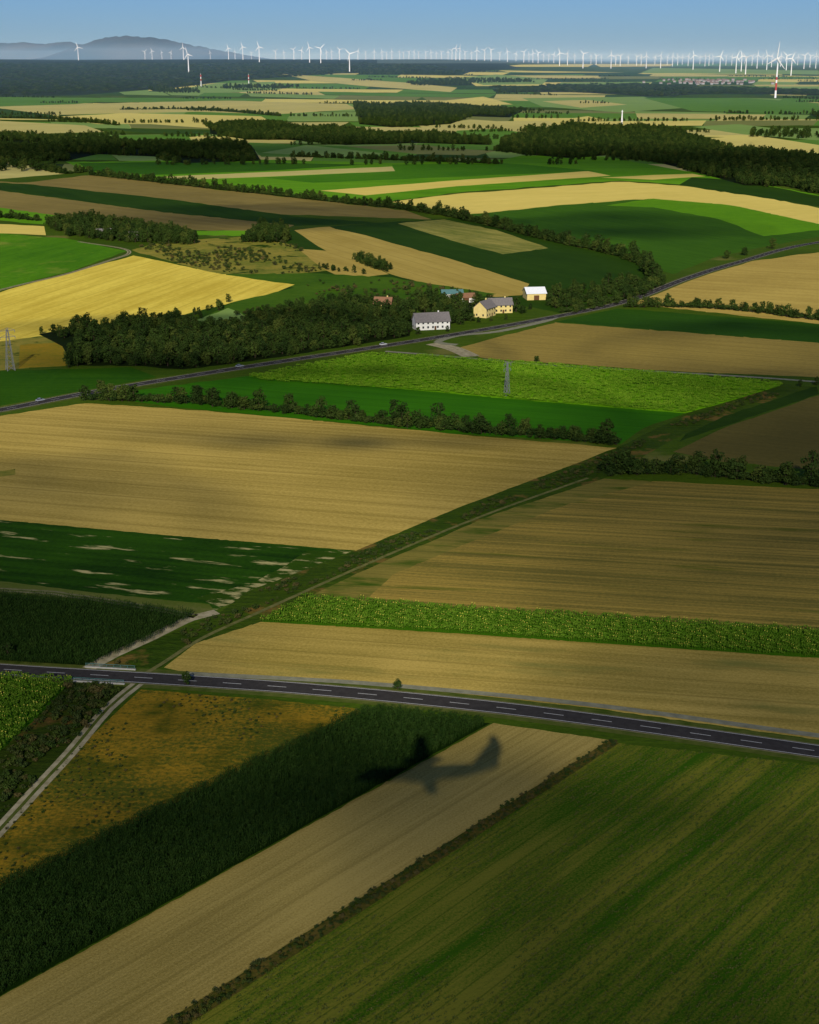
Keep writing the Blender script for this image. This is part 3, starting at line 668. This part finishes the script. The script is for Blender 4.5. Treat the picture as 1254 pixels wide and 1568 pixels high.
lst=[(120,22),(222,13),(233,16),(248,12),(262,12),(281,22),(288,34),(322,12),(350,20),(360,14),(372,22),(385,12),(397,25),(422,15),(435,13),(450,19),(462,17),(474,26),(491,28),(500,13),(508,15),(520,17),(535,32),(548,15),(560,13),(573,14),(585,15),(592,12),(600,15),(612,13),(618,12),(626,14),(634,13),(641,12),(652,13),(660,14),(668,12),(676,13),(686,14),(692,17),(698,22),(704,20),(712,13),(722,14),(730,17),(742,18),(752,21),(765,13),(777,19),(790,13),(802,19),(810,14),(816,18),(824,19),(832,14),(840,13),(848,15),(857,23),(869,21),(880,14),(893,25),(905,14),(913,16),(921,13),(936,23),(943,15),(950,17),(962,13),(975,15),(982,16),(990,22),(1003,14),(1012,22),(1022,15),(1030,18),(1038,15),(1045,14),(1054,17),(1062,25),(1072,14),(1080,19),(1086,16),(1092,14),(1103,27),(1112,16),(1121,15),(1128,28),(1136,27),(1143,29),(1152,17),(1160,22),(1168,15),(1175,24),(1182,18),(1196,17),(1205,24),(1213,29),(1222,15),(1232,23),(1241,18),(1250,20),(1268,22),(1290,25),(1320,20),(-30,20)]
for u,p in lst: turbine(u,p*random.uniform(1.05,1.2))
p=G1(1187,150)
o=bpy.data.objects.new("banded_wind_turbine",turbine_mesh(.15,True)); scene.collection.objects.link(o); o.location=p; o.rotation_euler=(0,0,-.9)
s=math.hypot(p.x,p.y)*77/F/150; o.scale=(s*.8,s*.8,s)
steel=simple_mat("galvanised_steel",[.2,.21,.21,1],[.15,.16,.16,1],1)
def pylon(name,u,v,h,arm,wb,mat,arms=(.95,.8),tf=.006):
    b=MB(); t=h*tf
    def c(z,k): w=wb*(1-z/h*.8)/2; return (w*(-1 if k in(0,3) else 1),w*(-1 if k<2 else 1),z)
    for k in range(4): b.tube(c(0,k),c(h,k),t,t,4)
    n=7
    for i in range(n):
        z0,z1=h*i/n,h*(i+1)/n
        for k in range(4): b.tube(c(z0,k),c(z1,(k+1)%4),t*.6,t*.6,3); b.tube(c(z0,(k+1)%4),c(z1,k),t*.6,t*.6,3)
    for a in arms:
        b.tube((-arm/2,0,h*a),(arm/2,0,h*a),t,t,4)
        for s in (-1,1): b.tube((s*arm/2,0,h*a),(0,0,h*a+h*.07),t*.7,t*.7,3); b.tube((s*arm*.48,0,h*a),(s*arm*.48,0,h*a-1.2),t*1.2,t*1.2,4)
    o=b.obj(name,[mat]); o.location=G1(u,v); o.rotation_euler=(0,0,.5); return o
pylon("power_pylon",776,606,16.5,4,2.2,steel)
pylon("power_pylon",16,567,22,8,4,steel)
pylon("lattice_mast",952,190,34,5,3,tw,(.9,),.012)
def mast(u,v,h):
    b=MB(); n=6
    for i in range(n): b.tube((0,0,h*i/n),(0,0,h*(i+1)/n),2.0,1.8,8,1 if i>=3 and i%2 else 0)
    b.tube((0,0,h*.85),(0,0,h),3,3,8,1); b.tube((0,0,h),(0,0,h*1.15),.8,.3,5,0)
    o=b.obj("radio_mast",[tw,tr]); o.location=G1(u,v)
mast(308,133,55); mast(381,131,48)
cpaint=[simple_mat("car_paint_white",[.5,.5,.5,1],None,1,.3,2,.5),simple_mat("car_paint_silver",[.25,.27,.3,1],None,1,.3,2,.5),simple_mat("car_paint_red",[.25,.03,.02,1],None,1,.3,2,.5)]
tyre=simple_mat("tyre_rubber",[.02,.02,.02,1])
def car(path,u,v,off,k,flip=False):
    g=G1(u,v); i=int(np.argmin(np.hypot(path[:,0]-g.x,path[:,1]-g.y))); i=min(max(i,1),len(path)-2)
    d=path[i+1]-path[i-1]; d=d/np.linalg.norm(d); n=np.array([-d[1],d[0]]); p=path[i]+n*off
    e=bpy.data.objects.new("car",None); scene.collection.objects.link(e); e.location=(p[0],p[1],float(H(p[0],p[1]))+.11); e.rotation_euler=(0,0,math.atan2(d[1],d[0])+(math.pi if flip else 0))
    prof=[(-2.1,.35),(-2.15,.8),(-1.9,.95),(-1.5,1.0),(1.0,.98),(1.9,.8),(2.15,.65),(2.15,.35)]
    b=MB(); b.loft([[(x,y,z) for x,z in prof] for y in (-.9,.9)]); b.obj("body",[cpaint[k]],parent=e)
    b=MB(); b.loft([[(x,-.78+(.12 if z>1.2 else 0),z) for x,z in ((-1.75,.98),(-1.3,1.42),(.2,1.45),(1.0,.98))],[(x,.78-(.12 if z>1.2 else 0),z) for x,z in ((-1.75,.98),(-1.3,1.42),(.2,1.45),(1.0,.98))]]); b.obj("windows",[glass],parent=e)
    b=MB(); b.box(-1.25,.15,-.64,.64,1.44,1.5); b.obj("roof",[cpaint[k]],parent=e)
    b=MB()
    for x in (-1.35,1.35):
        for y in (-.92,.72): b.tube((x,y,.32),(x,y+.2,.32),.33,.33,12)
    b.obj("wheels",[tyre],parent=e)
car(r2p,590,530,1.8,0); car(r2p,72,614,1.8,1); car(r2p,372,563,1.8,1)
rail=simple_mat("teal_railing",[.08,.17,.15,1],[.06,.14,.12,1],1)
conc=simple_mat("concrete",[.4,.38,.33,1],[.3,.29,.25,1],1)
for off in (4.6,-4.6):
    i0=int(np.argmin(np.hypot(*(r1p-px_to_ground([(172,1035)])[0]).T)))
    dd=r1p[i0+1]-r1p[i0-1]; dd=dd/np.linalg.norm(dd); n=np.array([-dd[1],dd[0]]); c=r1p[i0]+n*off
    b=MB(); b.box(-7,7,-.25,.25,-.3,.3,1)
    for k in range(8): b.box(-6.8+k*1.92,-6.72+k*1.92,-.04,.04,.3,1.25)
    b.box(-6.9,6.9,-.05,.05,1.15,1.25); b.box(-6.9,6.9,-.04,.04,.7,.76)
    o=b.obj("bridge_railing",[rail,conc]); o.location=(c[0],c[1],0.03); o.rotation_euler=(0,0,math.atan2(dd[1],dd[0]))
# distant hills
hillm=simple_mat("distant_hill_haze_tint",[.06,.10,.12,1],[.16,.17,.165,1],.0006)  # blue-grey base colour carries painted distance haze
def hill(name,prof,D,depth):
    us=np.linspace(prof[0][0],prof[-1][0],90); hs=np.interp(us,[p[0] for p in prof],[p[1] for p in prof])
    hs=hs+np.interp(us,np.linspace(us[0],us[-1],30),rng.uniform(-.8,.8,30))*np.clip(hs/10,0,1)
    V=[];n=14
    for j in range(n):
        t=j/(n-1); k=math.sin(math.pi*t)**.8
        for a,hh in zip(us,hs):
            d=D+(t-.5)*depth; x=(a-U0)/F*CP*D*1.02*(1+ (t-.5)*.05); z=100+(55+hh/F*D)*k+rng.uniform(-18,18)*k
            V.append((x,d,z))
    m=len(us); Fs=[(j*m+i,j*m+i+1,(j+1)*m+i+1,(j+1)*m+i) for j in range(n-1) for i in range(m-1)]
    mkobj(name,V,Fs,hillm,smooth_=True)
hill("distant_mountain",[(70,-4),(105,6),(130,15),(150,22),(175,29),(205,31),(240,30),(265,26),(290,21),(330,13),(400,2),(430,-4)],30000,6000)
hill("distant_hill",[(-300,18),(-100,16),(0,20),(40,23),(80,21),(120,23),(170,13),(240,-4)],38000,5000)
# ---------------------------------------------------------------- aircraft (the one the view is taken from, flying left)
acw=simple_mat("aircraft_white_paint",[.75,.75,.75,1],[.7,.7,.7,1],.2,.3,2,.5); acd=simple_mat("aircraft_dark_metal",[.1,.1,.11,1])
air=bpy.data.objects.new("airplane",None); scene.collection.objects.link(air)
air.location=(0,-2.35,CH-.4); air.rotation_euler=(0,0,math.radians(5))
XW=-8.0
def ring(x,r,zc,n=16,ry=1): return [(x,math.cos(2*math.pi*k/n)*r*ry,zc+math.sin(2*math.pi*k/n)*r) for k in range(n)]
b=MB(); b.loft([ring(XW+a,r,z) for a,r,z in ((-15.2,.1,-.5),(-14.6,.65,-.4),(-13.2,1.2,-.2),(-11.5,1.6,0),(-9,1.7,0),(7,1.7,0),(10,1.5,.15),(13,1.1,.5),(16,.6,.85),(17.2,.15,.95))]); b.obj("fuselage",[acw],parent=air,smooth_=True)
b=MB()
for s in (-1,1):
    R=[]
    for y,c,xo in ((0,4.2,0),(6,4.0,0),(14.2,2.2,.5)):
        R.append([(XW+xo-c/2,s*y,1.75+abs(y)*.02),(XW+xo-c*.1,s*y,1.75+c*.09+abs(y)*.02),(XW+xo+c/2,s*y,1.72+abs(y)*.02),(XW+xo-c*.1,s*y,1.75-c*.05+abs(y)*.02)])
    b.loft(R)
b.obj("wings",[acw],parent=air)
b=MB()
b.loft([[(13.0+XW-2.4,-.2,1),(13+XW-2.4,.2,1),(17.2+XW,.1,1),(17.2+XW,-.1,1)],[(14.4+XW,-.12,6.4),(14.4+XW,.12,6.4),(18+XW,.06,6.4),(18+XW,-.06,6.4)]]); b.obj("fin",[acw],parent=air)
b=MB()
for s in (-1,1): b.loft([[(14.8+XW,0,6.42),(16+XW,0,6.6),(18+XW,0,6.42)],[(15.9+XW,s*4.6,6.45),(16.4+XW,s*4.6,6.55),(17.6+XW,s*4.6,6.45)]])
b.obj("tailplane",[acw],parent=air)
b=MB()
for s in (-1,1):
    b.loft([[(x,s*4.4+yy,z) for x,yy,z in ring(XW+a,r,zc,12,.85)] for a,r,zc in ((-4.4,.45,.9),(-3.7,.85,.9),(0,1.15,.8),(3,.85,1.0),(4.8,.2,1.2))])
b.obj("engine_nacelles",[acw],parent=air,smooth_=True)
b=MB()
for s in (-1,1):
    for k in range(6):
        a=k*math.pi/3; dy,dz=math.cos(a),math.sin(a); b.loft([[(XW-4.0,s*4.4+dy*.2-dz*.12,.9+dz*.2+dy*.12),(XW-4.1,s*4.4+dy*.2+dz*.12,.9+dz*.2-dy*.12),(XW-4.05,s*4.4+dy*.2,.9+dz*.25)],[(XW-4.0,s*4.4+dy*2-dz*.15,.9+dz*2+dy*.15),(XW-4.1,s*4.4+dy*2+dz*.15,.9+dz*2-dy*.15),(XW-4.05,s*4.4+dy*2.05,.9+dz*2.05)]])
b.obj("propellers",[acd],parent=air)
b=MB()
for k in range(24):
    x=XW-9.5+k*.8
    for s in (-1,1): b.box(x-.14,x+.14,s*1.65-.03,s*1.65+.03,.15,.55)
b.obj("cabin_windows",[acd],parent=air)
# ---------------------------------------------------------------- sun, sky, clouds, haze
ax_,ay_=702,1170
ray=Vector((ax_-U0,-(ay_-V0)*SP+F*CP,-(ay_-V0)*CP-F*SP)).normalized()
sun=bpy.data.lights.new("sun",'SUN'); sun.energy=5.0; sun.angle=math.radians(.33); sun.color=(1,.93,.80)
so=bpy.data.objects.new("sun",sun); scene.collection.objects.link(so); so.rotation_euler=ray.to_track_quat('-Z','Y').to_euler(); so.location=(0,-50,400)
w=bpy.data.worlds.new("World"); scene.world=w; w.use_nodes=True; nt=w.node_tree
sky=nt.nodes.new("ShaderNodeTexSky"); sky.sky_type='NISHITA'; sky.sun_disc=False
sky.sun_elevation=math.asin(-ray.z); sky.sun_rotation=math.atan2(-ray.x,-ray.y); sky.air_density=1.0; sky.dust_density=.2; sky.ozone_density=4.0; sky.altitude=300
tint=nt.nodes.new("ShaderNodeMix"); tint.data_type='RGBA'; tint.blend_type='MULTIPLY'; tint.inputs[0].default_value=1
tint.inputs[7].default_value=(.55,.84,1.42,1); nt.links.new(sky.outputs[0],tint.inputs[6])
bg=nt.nodes["Background"]; bg.inputs[1].default_value=.052; nt.links.new(tint.outputs[2],bg.inputs[0])
hm=bpy.data.materials.new("haze"); hm.use_nodes=True; hn=hm.node_tree; hn.nodes.clear()
ou=hn.nodes.new("ShaderNodeOutputMaterial"); vs=hn.nodes.new("ShaderNodeVolumeScatter"); vs.inputs["Color"].default_value=(.36,.66,1,1); vs.inputs["Density"].default_value=2.8e-5; vs.inputs["Anisotropy"].default_value=-0.15
hn.links.new(vs.outputs[0],ou.inputs["Volume"])
b=MB(); b.box(-59000,59000,3800,62000,-60,330); b.obj("atmosphere_haze",[hm])
def cloudmat():
    m=bpy.data.materials.new("cloud_vapour"); m.use_nodes=True; nt=m.node_tree; nt.nodes.clear()
    ou=nt.nodes.new("ShaderNodeOutputMaterial"); tr_=nt.nodes.new("ShaderNodeBsdfTransparent"); df=nt.nodes.new("ShaderNodeBsdfDiffuse"); df.inputs[0].default_value=(.85,.85,.85,1)
    tl=nt.nodes.new("ShaderNodeBsdfTranslucent"); tl.inputs[0].default_value=(.85,.85,.85,1)
    ad=nt.nodes.new("ShaderNodeMixShader"); nt.links.new(df.outputs[0],ad.inputs[1]); nt.links.new(tl.outputs[0],ad.inputs[2])
    tc=nt.nodes.new("ShaderNodeTexCoord"); sx=nt.nodes.new("ShaderNodeSeparateXYZ"); nt.links.new(tc.outputs["Object"],sx.inputs[0])
    r=math_(nt,'SQRT',math_(nt,'ADD',math_(nt,'POWER',math_(nt,'ABSOLUTE',sx.outputs[0]),2.0),math_(nt,'POWER',math_(nt,'ABSOLUTE',sx.outputs[1]),2.0)))
    n=noise(nt,tc.outputs["Object"],1.6,4)
    k=math_(nt,'SUBTRACT',1.0,r); k=math_(nt,'ADD',k,math_(nt,'MULTIPLY',math_(nt,'SUBTRACT',n,.5),1.0)); k=math_(nt,'MULTIPLY',k,1.0,True)
    k=math_(nt,'MULTIPLY',k,.62)
    mx=nt.nodes.new("ShaderNodeMixShader"); nt.links.new(k,mx.inputs[0]); nt.links.new(tr_.outputs[0],mx.inputs[1]); nt.links.new(ad.outputs[0],mx.inputs[2])
    nt.links.new(mx.outputs[0],ou.inputs[0]); return m
cm=cloudmat()
def cloud(u,v,rx,ry,alt=900):
    g=G1(u,v); c=g-ray*((alt-g.z)/(-ray.z))
    n=40; V=[];Fs=[]
    ph=random.random()*6
    for top_ in (1,-1):
        for i in range(13):
            r=i/12
            for k in range(n):
                a=2*math.pi*k/n; q=r*(1+.12*math.sin(3*a+ph)+.08*math.sin(7*a+ph*2))
                V.append((q*math.cos(a),q*math.sin(a),top_*(math.sqrt(max(0,1-r*r))*(1 if top_>0 else .3))+.12*math.sin(9*q*math.cos(a)+ph)*math.sin(8*q*math.sin(a))*(1-r)))
    for s in range(2):
        o=s*13*n
        for i in range(12):
            for k in range(n): Fs.append((o+i*n+k,o+i*n+(k+1)%n,o+(i+1)*n+(k+1)%n,o+(i+1)*n+k))
    ob=mkobj("cloud",V,Fs,cm,smooth_=True); ob.location=c; ob.scale=(rx,ry,60)
cloud(1350,790,190,210); cloud(-100,900,120,100); cloud(-80,1540,110,70); cloud(1330,1500,130,100); cloud(560,648,140,22)
cloud(640,1780,140,40)
cloud(300,235,700,450); cloud(1050,250,600,350); cloud(450,335,260,130); cloud(300,540,200,50); cloud(960,350,150,120)
cloud(1200,560,130,70)
# ---------------------------------------------------------------- camera
cam=bpy.data.cameras.new("camera"); co=bpy.data.objects.new("camera",cam); scene.collection.objects.link(co)
co.location=(0,0,CH); co.rotation_euler=(math.pi/2-PITCH,0,0)
cam.sensor_fit='VERTICAL'; cam.sensor_height=36; cam.sensor_width=28.8; cam.lens=F/1568*36; cam.clip_end=150000; cam.clip_start=.5
scene.camera=co
scene.view_settings.view_transform='Standard'
